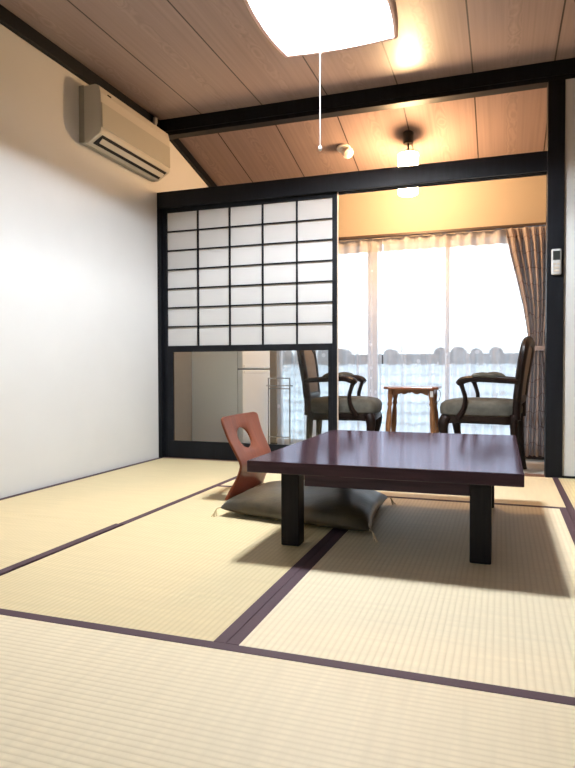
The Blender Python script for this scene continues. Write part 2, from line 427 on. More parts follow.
# ------------------------------------------------------------------ tatami mats
MATG = None
def tatami(x0, x1, y0, y1, axis, borders, label):
    t = thing('tatami_mat', label, 'mat', ((x0+x1)/2, (y0+y1)/2, FZ))
    g = 0.0008; bw = 0.031
    hx, hy = (x1-x0)/2-g, (y1-y0)/2-g; H = -FZ
    ix0, ix1, iy0, iy1 = -hx, hx, -hy, hy
    for s in borders:
        if s == 'l': ix0 += bw
        if s == 'r': ix1 -= bw
        if s == 'n': iy0 += bw
        if s == 'f': iy1 -= bw
    MB().box(ix0, ix1, iy0, iy1, 0.0, H).build('rush_cover', M[('tat_x', 'tat_y', 'tat_front', 'tat_pale')[axis]], t)
    for s in borders:
        if s == 'l': q = (-hx, ix0, -hy, hy)
        if s == 'r': q = (ix1, hx, -hy, hy)
        if s == 'n': q = (-hx, hx, -hy, iy0)
        if s == 'f': q = (-hx, hx, iy1, hy)
        MB().box(q[0], q[1], q[2], q[3], 0.0, H+0.0012, 0.0004, 1).build('border', M['heri'], t)
    return t
X1, X2, X3 = 0.878, 1.735, 2.620
Y1, Y2 = -0.866, -2.621
tatami(0, X1, -1.742, 0, 1, 'lr', 'tatami mat along the white left wall, reaching back to the shoji screen')
tatami(0, X1-0.012, Y2, -1.742, 1, 'r', 'tatami mat at the left picture edge, nearer one beside the white wall')
tatami(X1, X3, Y1, 0, 0, 'n', 'tatami mat along the sill of the shoji and verandah opening, behind the low table')
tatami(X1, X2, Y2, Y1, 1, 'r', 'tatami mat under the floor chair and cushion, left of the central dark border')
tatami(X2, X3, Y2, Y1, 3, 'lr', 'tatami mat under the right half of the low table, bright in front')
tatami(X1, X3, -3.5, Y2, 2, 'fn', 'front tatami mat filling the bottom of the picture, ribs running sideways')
tatami(X3, 3.5, -1.75, 0, 1, 'lr', 'tatami mat at far right beyond the doubled dark border, below the white wall')

# ------------------------------------------------------------------ shoji sliding screen
sj = thing('shoji_screen', 'black latticed shoji sliding screen with white paper above a clear glass pane', 'sliding door', (0.68, 0.041, 0.001))
ox = 0.68; ya, yb = -0.008, 0.010
def sbox(n, x0, x1, z0, z1, m=M['black_wood'], y0=ya, y1=yb, bev=0.0015):
    return MB().box(x0-ox, x1-ox, y0, y1, z0-0.001, z1-0.001, bev, 1).build(n, m, sj)
sbox('stile', 0.029, 0.060, 0.001, 1.804); sbox('stile', 1.285, 1.318, 0.001, 1.804)
sbox('top_rail', 0.060, 1.285, 1.758, 1.804); sbox('middle_rail', 0.060, 1.285, 0.762, 0.806); sbox('bottom_rail', 0.060, 1.285, 0.001, 0.125)
sbox('inner_stile', 0.060, 0.104, 0.125, 0.762); sbox('inner_stile', 1.257, 1.285, 0.125, 0.762)
sbox('edge_strip', 1.318, 1.323, 0.001, 1.804, M['pale_wood'])['label'] = 'pale edge strip'  # pale strip along the stile's right edge
lat = MB()
gx = [0.060 + (1.285-0.060)*k/5 for k in range(6)]; gz = [0.806 + (1.758-0.806)*k/7 for k in range(8)]
for x in gx[1:-1]: lat.box(x-ox-0.0055, x-ox+0.0055, -0.007, 0.004, 0.805, 1.757)
for z in gz[1:-1]: lat.box(0.060-ox, 1.285-ox, -0.006, 0.003, z-0.0055, z+0.0045)
lat.build('lattice', M['black_wood'], sj)
sbox('paper', 0.060, 1.285, 0.806, 1.758, M['paper'], 0.0042, 0.0052, 0)
sbox('glass_pane', 0.104, 1.257, 0.125, 0.762, M['glass'], 0.000, 0.003, 0)

# ------------------------------------------------------------------ ceiling lamp
cl = thing('ceiling_lamp', 'square lit ceiling lamp with a white diffuser, pale wood rim and pull cord', 'ceiling lamp', (1.592, -1.258, CZ))
def bowed(h, bulge, n=14):
    pts = []
    cs = [(-h,-h),(h,-h),(h,h),(-h,h)]
    for i in range(4):
        a, c = Vector(cs[i]), Vector(cs[(i+1) % 4]); d = (c-a); nrm = Vector((d.y, -d.x)).normalized()
        for k in range(n):
            t = k/n; pts.append(a + d*t + nrm*bulge*4*t*(1-t))
    return pts
def ring(h, bulge, z): return [(p.x, p.y, z) for p in bowed(h, bulge)]
zb = 2.178 - CZ
RC = 0.168
MB().loft([ring(0.252, 0.018, zb+RC+0.006), ring(0.252, 0.018, zb+RC), ring(0.12, 0.008, zb+RC-0.001), ring(0.001, 0.0, zb+RC-0.001)]).build('reflector', M['reflector'], cl, True)
tubez = zb + 0.132
tp = [(0.105*math.cos(2*PI*k/24), 0.105*math.sin(2*PI*k/24), tubez) for k in range(24)]
MB().tube(tp, 0.0145, 12, 2, loop=True, up=(0, 0, 1)).build('ring_tube', M['lamp'], cl, True)
MB().box(0.09, 0.125, -0.02, 0.02, tubez+0.016, zb+RC, 0.002).build('tube_holder', M['white_metal'], cl)
fr = MB()
outer = [ring(0.262, 0.020, zb), ring(0.272, 0.022, zb-0.003), ring(0.279, 0.023, zb+0.004), ring(0.280, 0.023, zb+0.050), ring(0.262, 0.020, zb+0.050)]
fr.loft(outer + [outer[0]], False); bmesh.ops.remove_doubles(fr.bm, verts=fr.bm.verts, dist=1e-6)
fr.build('wood_rim', M['lamp_wood'], cl)
sh_ = [ring(0.261, 0.020, zb+0.002), ring(0.2615, 0.020, zb+0.0505), ring(0.266, 0.020, zb+0.051), ring(0.258, 0.019, zb+RC+0.02), ring(0.253, 0.0185, zb+RC+0.02), ring(0.2535, 0.0185, zb+RC)]
MB().loft(sh_ + [sh_[0]], False).build('side_shade', M['lamp_side'], cl)
MB().loft([ring(0.256, 0.019, zb+RC+0.0205), ring(0.22, 0.02, zb+RC+0.04)]).build('cover', M['lamp_side'], cl)
MB().lathe([(0.10, zb+RC+0.041), (0.10, 0.0)], n=28).build('ceiling_plate', M['white_metal'], cl)
pc = MB().tube([(-0.022, 0.01, zb+RC-0.003), (-0.022, 0.01, -0.40), (-0.022, 0.01, 1.622-CZ)], 0.0024, 8).build('pull_cord', M['cord'], cl)
MB().lathe([(0.002, 0.012), (0.006, 0.008), (0.0085, 0.0), (0.007, -0.010), (0.002, -0.013)], (-0.022, 0.01, 1.615-CZ), 12).build('knob', M['cord'], pc, True)

# ------------------------------------------------------------------ pendant lamp over the verandah
py = 0.55
pd = thing('pendant_lamp', 'small lit pendant lamp with an opal glass cylinder hanging from a black ceiling cup', 'pendant lamp', (1.703, py, cz(py)))
MB().lathe([(0.036, 0.014), (0.038, 0.0), (0.038, -0.064), (0.034, -0.072)], n=22).build('ceiling_cup', M['black_plastic'], pd, True)
MB().tube([(0,0,-0.07), (0,0,-0.11), (0,0,-0.146)], 0.006, 8).build('cord', M['black_plastic'], pd)
MB().lathe([(0.012, -0.126), (0.050, -0.130), (0.0725, -0.140), (0.0730, -0.148), (0.020, -0.144)], n=28).build('shade_cap', M['white_metal'], pd, True)
MB().lathe([(0.018, -0.1485), (0.055, -0.1495), (0.070, -0.162), (0.071, -0.20), (0.071, -0.410), (0.066, -0.427), (0.03, -0.435), (0.004, -0.436)], n=28).build('glass_shade', M['pend'], pd, True)

# ------------------------------------------------------------------ eyeball spotlight on the sloping ceiling
sy = 0.62
sp = thing('ceiling_spotlight', 'small unlit white spotlight with a round bulb on the sloping ceiling', 'spotlight', (1.220, sy, cz(sy)))
sp.rotation_euler = (math.atan(SL), 0, 0)
MB().lathe([(0.030, 0.004), (0.052, -0.004), (0.054, -0.016), (0.040, -0.024)], n=24).build('mount', M['white_metal'], sp, True)
q = MB().lathe([(0.012, 0.0), (0.026, -0.006), (0.036, -0.03), (0.043, -0.055), (0.040, -0.056)], n=22).build('reflector', M['white_metal'], sp, True)
q.location = (0.0, -0.004, -0.016); q.rotation_euler = (0, -0.75, 0)
q2 = MB().lathe([(0.030, -0.040), (0.040, -0.055), (0.036, -0.072), (0.022, -0.083), (0.003, -0.087)], n=22).build('bulb', M['bulb'], q, True)

# ------------------------------------------------------------------ air conditioner on the left wall
ay0, ay1 = -0.862, -0.075
ac = thing('air_conditioner', 'ivory wall-mounted air conditioner high on the left wall beside the shoji', 'air conditioner', (0, (ay0+ay1)/2, 1.945))
hy = (ay1-ay0)/2
MB().prism([(0.001, 0.012), (0.001, 0.342), (0.035, 0.342), (0.035, 0.006)], 'Y', -hy-0.002, hy+0.002, 0.003).build('back_plate', M['ac_back'], ac)
bp = [(0.035, 0.008), (0.035, 0.338), (0.115, 0.338), (0.138, 0.326), (0.150, 0.285), (0.152, 0.070), (0.142, 0.052), (0.118, 0.040), (0.062, 0.006)]
MB().prism(bp, 'Y', -hy, hy, 0.004).build('body', M['ac_body'], ac)
MB().prism([(0.149, 0.085), (0.147, 0.232), (0.1560, 0.230), (0.1575, 0.090)], 'Y', -hy+0.006, hy-0.006, 0.002).build('front_panel', M['ac_panel'], ac)
def slant(t, off): # point on the sloping outlet face, t from front to back
    a = Vector((0.140, 0.052)); c = Vector((0.066, 0.009)); n = Vector((0.5, -0.866))
    p = a + (c-a)*t + n*off; return (p.x, p.y)
MB().prism([slant(0.0, 0.0), slant(0.88, 0.0), slant(0.88, 0.004), slant(0.0, 0.004)], 'Y', -hy+0.03, hy-0.03).build('outlet', M['dark'], ac)
for t0 in (0.20,):
    MB().prism([slant(t0, 0.005), slant(t0+0.36, 0.014), slant(t0+0.36, 0.018), slant(t0, 0.010)], 'Y', -hy+0.045, hy-0.045, 0.001).build('louver', M['ac_body'], ac)
MB().box(0.1478, 0.1500, -hy+0.07, -hy+0.105, 0.292, 0.300).build('badge', M['dark'], ac)
MB().tube([(0.058, hy-0.055, 0.334), (0.056, hy-0.040, 0.375), (0.053, hy-0.030, 0.405), (0.052, hy-0.027, 0.440)], [0.011, 0.011, 0.017, 0.015], 12).build('pipe', M['ac_body'], ac, True)

# ------------------------------------------------------------------ remote control on the post
rc = thing('remote_control', 'white air conditioner remote control hanging on the black right post', 'remote control', (2.632, -0.004, 1.252))
MB().box(-0.027, 0.027, -0.020, 0.0, -0.075, 0.075, 0.0085, 3).build('body', M['remote'], rc, True)
MB().box(-0.019, 0.019, -0.0215, -0.0195, 0.010, 0.062, 0.0006, 1).build('screen', M['lcd'], rc)
for bx_, bz_, w_ in ((-0.010, -0.012, 0.007), (0.010, -0.012, 0.007), (0, -0.034, 0.015), (0, -0.052, 0.015)):
    MB().box(bx_-w_, bx_+w_, -0.0220, -0.0195, bz_-0.005, bz_+0.005, 0.0008, 1).build('button', M['btn'], rc)

# ------------------------------------------------------------------ low table
tx0, tx1, ty0, ty1, tz = 1.507, 2.402, -1.950, -0.800, 0.320
lt_ = thing('low_table', 'low dark reddish-brown lacquered table with square black legs on the tatami', 'table', ((tx0+tx1)/2, (ty0+ty1)/2, 0.0013))
hx, hy = (tx1-tx0)/2, (ty1-ty0)/2
MB().box(-hx, hx, -hy, hy, tz-0.040, tz, 0.003, 3).build('tabletop', M['table_top'], lt_)
lw = 0.068; lx = hx-0.080; ly = hy-0.124
for sx in (-1, 1):
    for sy_ in (-1, 1):
        lxs = lx if sx < 0 else lx-0.014
        a = (sx*lxs, sx*(lxs-lw)); c = (sy_*(ly if sy_ < 0 else hy-0.095), sy_*((ly if sy_ < 0 else hy-0.095)-lw))
        MB().box(min(a), max(a), min(c), max(c), 0.0, tz-0.040, 0.005, 2).build('leg', M['table_leg'], lt_)
xa = lx-lw-0.014; yf = -ly; yk = hy-0.095
MB().box(-xa, xa, yf+0.022, yf+0.046, tz-0.105, tz-0.040, 0.002, 1).build('apron', M['table_top'], lt_)
MB().box(-xa, xa, yk-0.046, yk-0.022, tz-0.105, tz-0.040, 0.002, 1).build('apron', M['table_top'], lt_)
for sx in (-1, 1):
    x = sx*(lx-0.034)
    MB().box(x-0.012, x+0.012, yf+lw, yk-lw, tz-0.105, tz-0.040, 0.002, 1).build('apron', M['table_top'], lt_)

# ------------------------------------------------------------------ legless floor chair
zc_ = thing('floor_chair', 'legless floor chair of bent red-brown plywood with a round hole in its back', 'floor chair', (1.12, -0.985, 0))
prof = [(-0.065, 0.405), (-0.052, 0.36), (-0.030, 0.30), (0.000, 0.24), (0.024, 0.19), (0.028, 0.155), (0.012, 0.10), (-0.012, 0.05), (-0.026, 0.012)]
def prof_at(v):  # v 0 bottom .. 1 top
    t = (1-v)*(len(prof)-1); i = min(int(t), len(prof)-2); f = t-i
    def cr_(k):
        g = lambda j: prof[max(0, min(len(prof)-1, j))][k]
        p0, p1, p2, p3 = g(i-1), g(i), g(i+1), g(i+2)
        return 0.5*(2*p1+(-p0+p2)*f+(2*p0-5*p1+4*p2-p3)*f*f+(-p0+3*p1-3*p2+p3)*f**3)
    return cr_(0), cr_(1)
def half_w(v):
    w = 0.205 + 0.040*max(0, (0.42-v)/0.42)**1.3 + 0.030*max(0, (v-0.42)/0.58)**1.2
    if v > 0.90: w -= 0.040*(1-math.sqrt(max(0, 1-((v-0.90)/0.10)**2)))
    return w
def sheet(u, v):
    x, z = prof_at(v); return Vector((x + 0.030*(u*u-0.4)*0.5*min(1, v*2), u*half_w(v), z))
zb_ = bmesh.new(); NU, NV = 24, 36
grid = [[zb_.verts.new(sheet(-1+2*i/NU, j/NV)) for i in range(NU+1)] for j in range(NV+1)]
ci, cj, ri, rj = NU//2, 26, 6, 6
for j in range(NV):
    for i in range(NU):
        if ci-ri <= i < ci+ri and cj-rj <= j < cj+rj: continue
        zb_.faces.new((grid[j][i], grid[j][i+1], grid[j+1][i+1], grid[j+1][i]))
loop = []
for i in range(ci-ri, ci+ri): loop.append((i, cj-rj))
for j in range(cj-rj, cj+rj): loop.append((ci+ri, j))
for i in range(ci+ri, ci-ri, -1): loop.append((i, cj+rj))
for j in range(cj+rj, cj-rj, -1): loop.append((ci-ri, j))
hr_u, hr_v = 0.375, 0.112
inner = []
for (i, j) in loop:
    du, dv_ = (i-ci)/ri, (j-cj)/rj; a = math.atan2(dv_, du)
    inner.append(zb_.verts.new(sheet(-0.06+hr_u*math.cos(a)*0.95, cj/NV + hr_v*math.sin(a)*0.95)))
for k in range(len(loop)):
    a, c = loop[k], loop[(k+1) % len(loop)]
    zb_.faces.new((grid[a[1]][a[0]], grid[c[1]][c[0]], inner[(k+1) % len(loop)], inner[k]))
for i in range(ci-ri+1, ci+ri):
    for j in range(cj-rj+1, cj+rj): zb_.verts.remove(grid[j][i])
mbz = MB(); mbz.join(zb_)
zo = mbz.build('backrest', M['zaisu'], zc_, True)
sm = zo.modifiers.new('thickness', 'SOLIDIFY'); sm.thickness = 0.011; sm.offset = 0
bmod = zo.modifiers.new('edge', 'BEVEL'); bmod.width = 0.002; bmod.segments = 2; bmod.limit_method = 'ANGLE'
st = [(-0.004, y) for y in (-0.225, 0.225)]
seat_pts = [(-0.018, -0.23), (0.34, -0.20), (0.37, -0.17), (0.38, -0.10), (0.38, 0.10), (0.37, 0.17), (0.34, 0.20), (-0.018, 0.23)]
MB().prism(seat_pts, 'Z', 0.0005, 0.012, 0.002).build('seat', M['zaisu'], zc_)

# ------------------------------------------------------------------ floor cushion
cu = thing('floor_cushion', 'plump olive-brown square floor cushion with cream corner tassels, under the low table', 'cushion', (1.52, -1.28, 0))
cc = [Vector((1.186, -1.485)), Vector((1.880, -1.655)), Vector((1.838, -1.040)), Vector((1.205, -0.925))]
def cpos(u, v):  # u,v in -1..1
    a, c = (u+1)/2, (v+1)/2
    p = cc[0]*(1-a)*(1-c) + cc[1]*a*(1-c) + cc[2]*a*c + cc[3]*(1-a)*c
    m = Vector((1.527, -1.276)); pin = 0.045*((1-u*u)*abs(v)**3 + (1-v*v)*abs(u)**3)
    return p + (m-p)*pin*1.1
cb = bmesh.new(); n = 36
rnd = [random.uniform(0, 6.28) for _ in range(6)]
def ch(u, v, top):
    e = max(0.0, (1-abs(u)**2.6))*max(0.0, (1-abs(v)**2.6))
    w = e**0.33
    if top:
        h = 0.036 + 0.072*w + 0.007*w*math.sin(3.1*u+rnd[0])*math.sin(2.7*v+rnd[1])
        h += 0.006*math.sin(9*(u*0.7+v)+rnd[2])*(1-w)*min(1, 4*e) - 0.016*math.exp(-(u*u+v*v)*9)
        return h
    return 0.036 - 0.0225*min(1, w*1.7)
g1 = [[None]*(n+1) for _ in range(n+1)]; g2 = [[None]*(n+1) for _ in range(n+1)]
def par(k): t = -1+2*k/n; return math.sin(t*PI/2)*0.55+t*0.45
for j in range(n+1):
    for i in range(n+1):
        u, v = par(i), par(j); p = cpos(u, v)
        g1[j][i] = cb.verts.new((p.x-1.52, p.y+1.28, ch(u, v, True)))
        g2[j][i] = g1[j][i] if i in (0, n) or j in (0, n) else cb.verts.new((p.x-1.52, p.y+1.28, ch(u, v, False)))
for j in range(n):
    for i in range(n):
        cb.faces.new((g1[j][i], g1[j][i+1], g1[j+1][i+1], g1[j+1][i])); cb.faces.new((g2[j][i], g2[j+1][i], g2[j+1][i+1], g2[j][i+1]))
mc = MB(); mc.join(cb); mc.build('cover', M['cushion'], cu, True)
for k, d in ((0, (-0.02, -0.02)), (1, (0.02, -0.02)), (2, (0.02, 0.02)), (3, (-0.02, 0.02))):
    p = cc[k]; x, y = p.x-1.52, p.y+1.28
    tb = MB()
    for s in range(5):
        a = random.uniform(-0.012, 0.012); c = random.uniform(-0.012, 0.012)
        tb.tube([(x-d[0]*0.3, y-d[1]*0.3, 0.038), (x+d[0]*0.5, y+d[1]*0.5, 0.034), (x+d[0]*0.8+a*0.5, y+d[1]*0.8+c*0.5, 0.014), (x+d[0]*1.0+a, y+d[1]*1.0+c, 0.0022)], 0.0019, 6, 4)
    tb.build('tassel', M['tassel'], cu)

# ------------------------------------------------------------------ armchairs in the verandah (built facing +X)
def make_armchair():
    t = thing('armchair', '', 'armchair', (0, 0, FZ))
    W = M['walnut']
    # seat cushion: rounded trapezoid, domed
    def seat_ring(s, z, inset):
        pts = []
        fx, bx2, fw, bw2 = 0.240-inset, -0.255+inset, 0.245-inset, 0.205-inset
        for k in range(40):
            a = 2*PI*k/40; ca, sa = math.cos(a), math.sin(a)
            e = 0.42
            ux = math.copysign(abs(ca)**e, ca); uy = math.copysign(abs(sa)**e, sa)
            x = (fx+bx2)/2 + ux*(fx-bx2)/2*s; w = bw2 + (fw-bw2)*((x-bx2)/(fx-bx2))
            pts.append((x + (0.018*(1-uy*uy) if ux > 0 else 0)*s, uy*w*s, z))
        return pts
    MB().loft([seat_ring(1, 0.385, 0.012), seat_ring(1, 0.395, 0.0), seat_ring(1, 0.435, -0.004), seat_ring(1, 0.462, 0.004), seat_ring(0.90, 0.481, 0), seat_ring(0.7, 0.492, 0), seat_ring(0.35, 0.498, 0), seat_ring(0.05, 0.499, 0)]).build('seat_cushion', M['uphol'], t, True)
    # seat rail with a serpentine lower edge
    rb = MB(); top = seat_ring(1, 0.385, 0.006)
    low = [(x*0.99, y*0.99, 0.345 + 0.012*math.cos(4*math.atan2(y, x)) - 0.008*math.exp(-((abs(y)-0.0)/0.06)**2)) for x, y, z in top]
    rb.loft([low, top]); rb.build('seat_rail', W, t, True)
    # legs
    for s in (-1, 1):
        MB().tube([(0.195, s*0.205, 0.375), (0.212, s*0.218, 0.33), (0.205, s*0.216, 0.25), (0.182, s*0.204, 0.14), (0.174, s*0.200, 0.05), (0.190, s*0.208, 0.016), (0.196, s*0.211, 0.001)],
                  [0.036, 0.036, 0.026, 0.018, 0.015, 0.020, 0.017], 12).build('leg', W, t, True)
    for s in (-1, 1):
        MB().tube([(-0.228, s*0.172, 0.40), (-0.232, s*0.172, 0.30), (-0.238, s*0.172, 0.18), (-0.252, s*0.174, 0.06), (-0.262, s*0.175, 0.001)],
                  [0.026, 0.025, 0.021, 0.018, 0.018], 10).build('leg', W, t, True)
    # back: rounded frame leaning back, upholstered panel
    def bx(z): return -0.243 - 0.012*((z-0.40)/0.5) - 0.052*((z-0.40)/0.5)**1.6 if z > 0.40 else -0.243
    out = []
    hw0, hw1, ztop = 0.172, 0.204, 0.870
    left = [(-hw0, 0.505), (-hw0-0.006, 0.60), (-hw1+0.008, 0.69), (-hw1, 0.77), (-hw1+0.016, 0.835), (-0.135, 0.866), (-0.065, 0.874)]
    path = left + [(0, 0.879)] + [(-y, z) for y, z in reversed(left)] + [(0.09, 0.498), (0, 0.495), (-0.09, 0.498)]
    fb_ = MB().tube([(bx(z), y, z) for y, z in path], 0.034, 10, 5, (0.8, 1.0), True, up=(1, 0, -0.15)); bf = fb_.build('back_frame', W, t, True)
    for s in (-1, 1):
        MB().tube([(bx(0.40)-0.002, s*0.172, 0.37), (bx(0.45), s*0.175, 0.45), (bx(0.53), s*0.178, 0.53)], [0.027, 0.025, 0.024], 10).build('back_post', W, t, True)
    pb = MB(); cen = (0.0, 0.70)
    rings = []
    for off, sc in ((-0.014, 0.90), (0.010, 0.90), (0.020, 0.80), (0.026, 0.55), (0.028, 0.1)):
        rings.append([(bx(cen[1]+(z-cen[1])*sc)+off, y*sc, cen[1]+(z-cen[1])*sc) for y, z in path])
    pb.loft(rings); pb.build('back_panel', M['back_fab'], t, True)
    # arms
    for s in (-1, 1):
        yb2, yf2 = s*0.205, s*0.245
        arm = MB().tube([(bx(0.62)+0.0, s*0.196, 0.615), (-0.17, s*0.222, 0.622), (-0.05, yf2, 0.630), (0.030, yf2+s*0.006, 0.632), (0.085, yf2, 0.618), (0.110, yf2-s*0.006, 0.598)],
                  [0.017, 0.019, 0.021, 0.021, 0.025, 0.020], 10, 6, (1.0, 1.25)).build('arm', W, t, True)
        MB().tube([(-0.125, s*0.234, 0.637), (-0.095, s*0.240, 0.649), (-0.05, s*0.247, 0.655), (0.000, s*0.250, 0.651), (0.028, s*0.250, 0.640)],
                  [0.010, 0.024, 0.028, 0.024, 0.010], 10, 6, (0.75, 1.15)).build('arm_pad', M['uphol'], arm, True)
        MB().tube([(0.095, yf2-s*0.002, 0.610), (0.078, yf2, 0.56), (0.064, yf2-s*0.003, 0.50), (0.078, yf2-s*0.012, 0.43), (0.112, s*0.226, 0.372)],
                  [0.020, 0.017, 0.017, 0.020, 0.026], 10, 6, (0.85, 1.1)).build('arm_support', W, t, True)
    return t
ch1 = make_armchair()
ch1['label'] = 'dark carved armchair left of the side table, partly behind the shoji glass'
ch1.location = (1.255, 0.525, FZ); ch1.rotation_euler = (0, 0, 0.08); ch1['group'] = 'carved armchairs by the window'
ch2 = copy_tree(ch1)
ch2['label'] = 'dark carved armchair right of the side table, its back before the tied drape'
ch2.location = (2.208, 0.530, FZ); ch2.rotation_euler = (0, 0, PI-0.13)

# ------------------------------------------------------------------ side table
SDS = 0.92
sd = thing('side_table', 'small honey-brown wooden side table with turned legs between the two armchairs', 'side table', (1.742, 0.535, FZ))
sd.scale = (SDS, SDS, 1.0)
tt = MB()
oct_ = [(-0.205, -0.13), (-0.165, -0.175), (0.165, -0.175), (0.205, -0.13), (0.205, 0.13), (0.165, 0.175), (-0.165, 0.175), (-0.205, 0.13)]
tt.prism(oct_, 'Z', 0.556, 0.573, 0.004); tt.build('tabletop', M['oak_dark'], sd)
def scallop(L_):
    p = [(-L_, 0.556), (L_, 0.556)]
    for k in range(25):
        u = 1-2*k/24; p.append((u*L_, 0.512 + 0.026*(1-abs(u)**2.2)*(0.7+0.3*math.cos(3*PI*u))))
    return p
for s in (-1, 1):
    MB().prism([(x, z) for x, z in scallop(0.130)], 'Y', s*0.128-0.008, s*0.128+0.008).build('apron', M['oak'], sd)
    MB().prism([(y, z) for y, z in scallop(0.095)], 'X', s*0.158-0.008, s*0.158+0.008).build('apron', M['oak'], sd)
for sx in (-1, 1):
    for sy_ in (-1, 1):
        lb = MB(); a0 = Vector((sx*0.150, sy_*0.118, 0.556)); a1 = Vector((sx*0.185, sy_*0.140, 0.0))
        zs = [(0, 0.021), (0.09, 0.021), (0.15, 0.014), (0.19, 0.020), (0.22, 0.013), (0.30, 0.019), (0.45, 0.022), (0.62, 0.017), (0.70, 0.013), (0.73, 0.019), (0.77, 0.013), (0.9, 0.017), (1.0, 0.012)]
        rings = []
        for f, r in zs:
            c = a0 + (a1-a0)*f; rings.append([(c.x+r*math.cos(2*PI*k/14), c.y+r*math.sin(2*PI*k/14), c.z) for k in range(14)])
        lb.loft(rings); lb.build('leg', M['oak'], sd, True)
MB().box(0.150, 0.172, -0.1785, -0.1765, 0.505, 0.545).build('paper_tag', M['remote'], sd)
MB().tube([(0.170, -0.150, 0.556), (0.212, -0.155, 0.552), (0.222, -0.155, 0.52), (0.208, -0.153, 0.478), (0.182, -0.150, 0.47)], 0.0022, 6).build('wire_loop', M['chrome'], sd)

# ------------------------------------------------------------------ refrigerator against the left wall
rf = thing('refrigerator', 'white two-door refrigerator standing against the left wall behind the shoji glass', 'refrigerator', (0.002, 0.50, FZ))
MB().box(0.0, 0.400, 0.0, 0.60, 0.02, 1.18, 0.006).build('cabinet', M['fridge'], rf)
MB().box(0.02, 0.37, 0.02, 0.58, 0.0, 0.02).build('plinth', M['seal'], rf)
MB().box(0.400, 0.403, 0.004, 0.596, 0.03, 1.175).build('door_seal', M['seal'], rf)
d1 = MB().box(0.403, 0.446, 0.0, 0.60, 0.03, 0.692, 0.006).build('door', M['fridge'], rf)
d2 = MB().box(0.403, 0.446, 0.0, 0.60, 0.704, 1.18, 0.006).build('door', M['fridge'], rf)
MB().box(0.446, 0.452, 0.02, 0.58, 0.664, 0.686, 0.002).build('handle', M['fridge'], d1)
MB().box(0.446, 0.452, 0.02, 0.58, 0.710, 0.732, 0.002).build('handle', M['fridge'], d2)

# ------------------------------------------------------------------ chrome towel stand
tw = thing('towel_stand', 'thin chrome towel stand between the white refrigerator and the left armchair', 'towel stand', (0.56, 0.96, FZ))
for x in (-0.075, 0.115):
    MB().tube([(x, 0, 0.015), (x, 0, 0.30), (x, 0, 0.622)], 0.006, 8).build('post', M['chrome'], tw, True)
    MB().tube([(x, -0.10, 0.008), (x, 0, 0.010), (x, 0.10, 0.008)], 0.008, 8).build('foot', M['chrome'], tw, True)
for y, z, e in ((0, 0.622, 0), (-0.035, 0.560, 0.035), (0.0, 0.535, 0), (0, 0.13, 0)):
    MB().tube([(-0.08, y, z), (0.02, y, z), (0.12+e, y, z)], 0.0048, 8).build('rail', M['chrome'], tw, True)
for x in (-0.075, 0.115):
    MB().tube([(x, 0, 0.560), (x, -0.018, 0.560), (x, -0.035, 0.560)], 0.004, 8).build('arm', M['chrome'], tw, True)

# ------------------------------------------------------------------ curtains and rail
RZ = 1.712
ra = thing('curtain_rail', 'long dark brown curtain rail above the verandah window', 'curtain rail', (1.6, 1.12, RZ))
MB().box(-1.12, 1.15, -0.025, 0.025, -0.006, 0.014, 0.002, 1).build('track', M['rail'], ra)
for x in (-0.9, -0.3, 0.3, 0.9): MB().box(x-0.015, x+0.015, 0.025, 0.1, -0.002, 0.010).build('bracket', M['rail'], ra)

def lace(x0, x1, seed, label):
    t = thing('lace_curtain', label, 'curtain', ((x0+x1)/2, 1.135, FZ), group='lace curtains at the window')
    rnd = random.Random(seed); hw = (x1-x0)/2
    ph = [rnd.uniform(0, 6.28) for _ in range(5)]
    nx = int((x1-x0)/0.008)
    def fold(u, z):
        x = u*hw; s = x*2*PI
        amp = 0.010 + 0.012*(1-z/1.75)
        return 1.5*amp*(math.sin(s/0.105+ph[0]+1.2*math.sin(s/0.9+ph[1])) + 0.6*math.sin(s/0.23+ph[2]+0.5*z))
    def grid_mesh(z0, z1, nz, name, mat):
        bm = bmesh.new(); rows = []
        for j in range(nz+1):
            z = z0+(z1-z0)*j/nz; rows.append([bm.verts.new((-hw+2*hw*i/nx + 0.004*math.sin(z*4+i*0.3), fold(-1+2*i/nx, z), z)) for i in range(nx+1)])
        for j in range(nz):
            for i in range(nx): bm.faces.new((rows[j][i], rows[j][i+1], rows[j+1][i+1], rows[j+1][i]))
        mb = MB(); mb.join(bm); return mb.build(name, mat, t, True)
    grid_mesh(0.035, 1.655, 24, 'lace', M['lace'])
    hb = bmesh.new(); rows = []
    for j in range(5):
        z = 1.655 + 0.107*j/4
        rows.append([hb.verts.new((-hw+2*hw*i/nx, fold(-1+2*i/nx, 1.69)*0.9 + 0.006*abs(math.sin(i*0.26)), z)) for i in range(nx+1)])
    for j in range(4):
        for i in range(nx): hb.faces.new((rows[j][i], rows[j][i+1], rows[j+1][i+1], rows[j+1][i]))
    mb = MB(); mb.join(hb); mb.build('heading_tape', M['lace_head'], t, True)
    return t
lace(0.50, 1.415, 3, 'sheer white lace curtain at the left half of the window, behind the left armchair')
lace(1.420, 2.50, 8, 'sheer white lace curtain at the right half of the window, behind the side table')

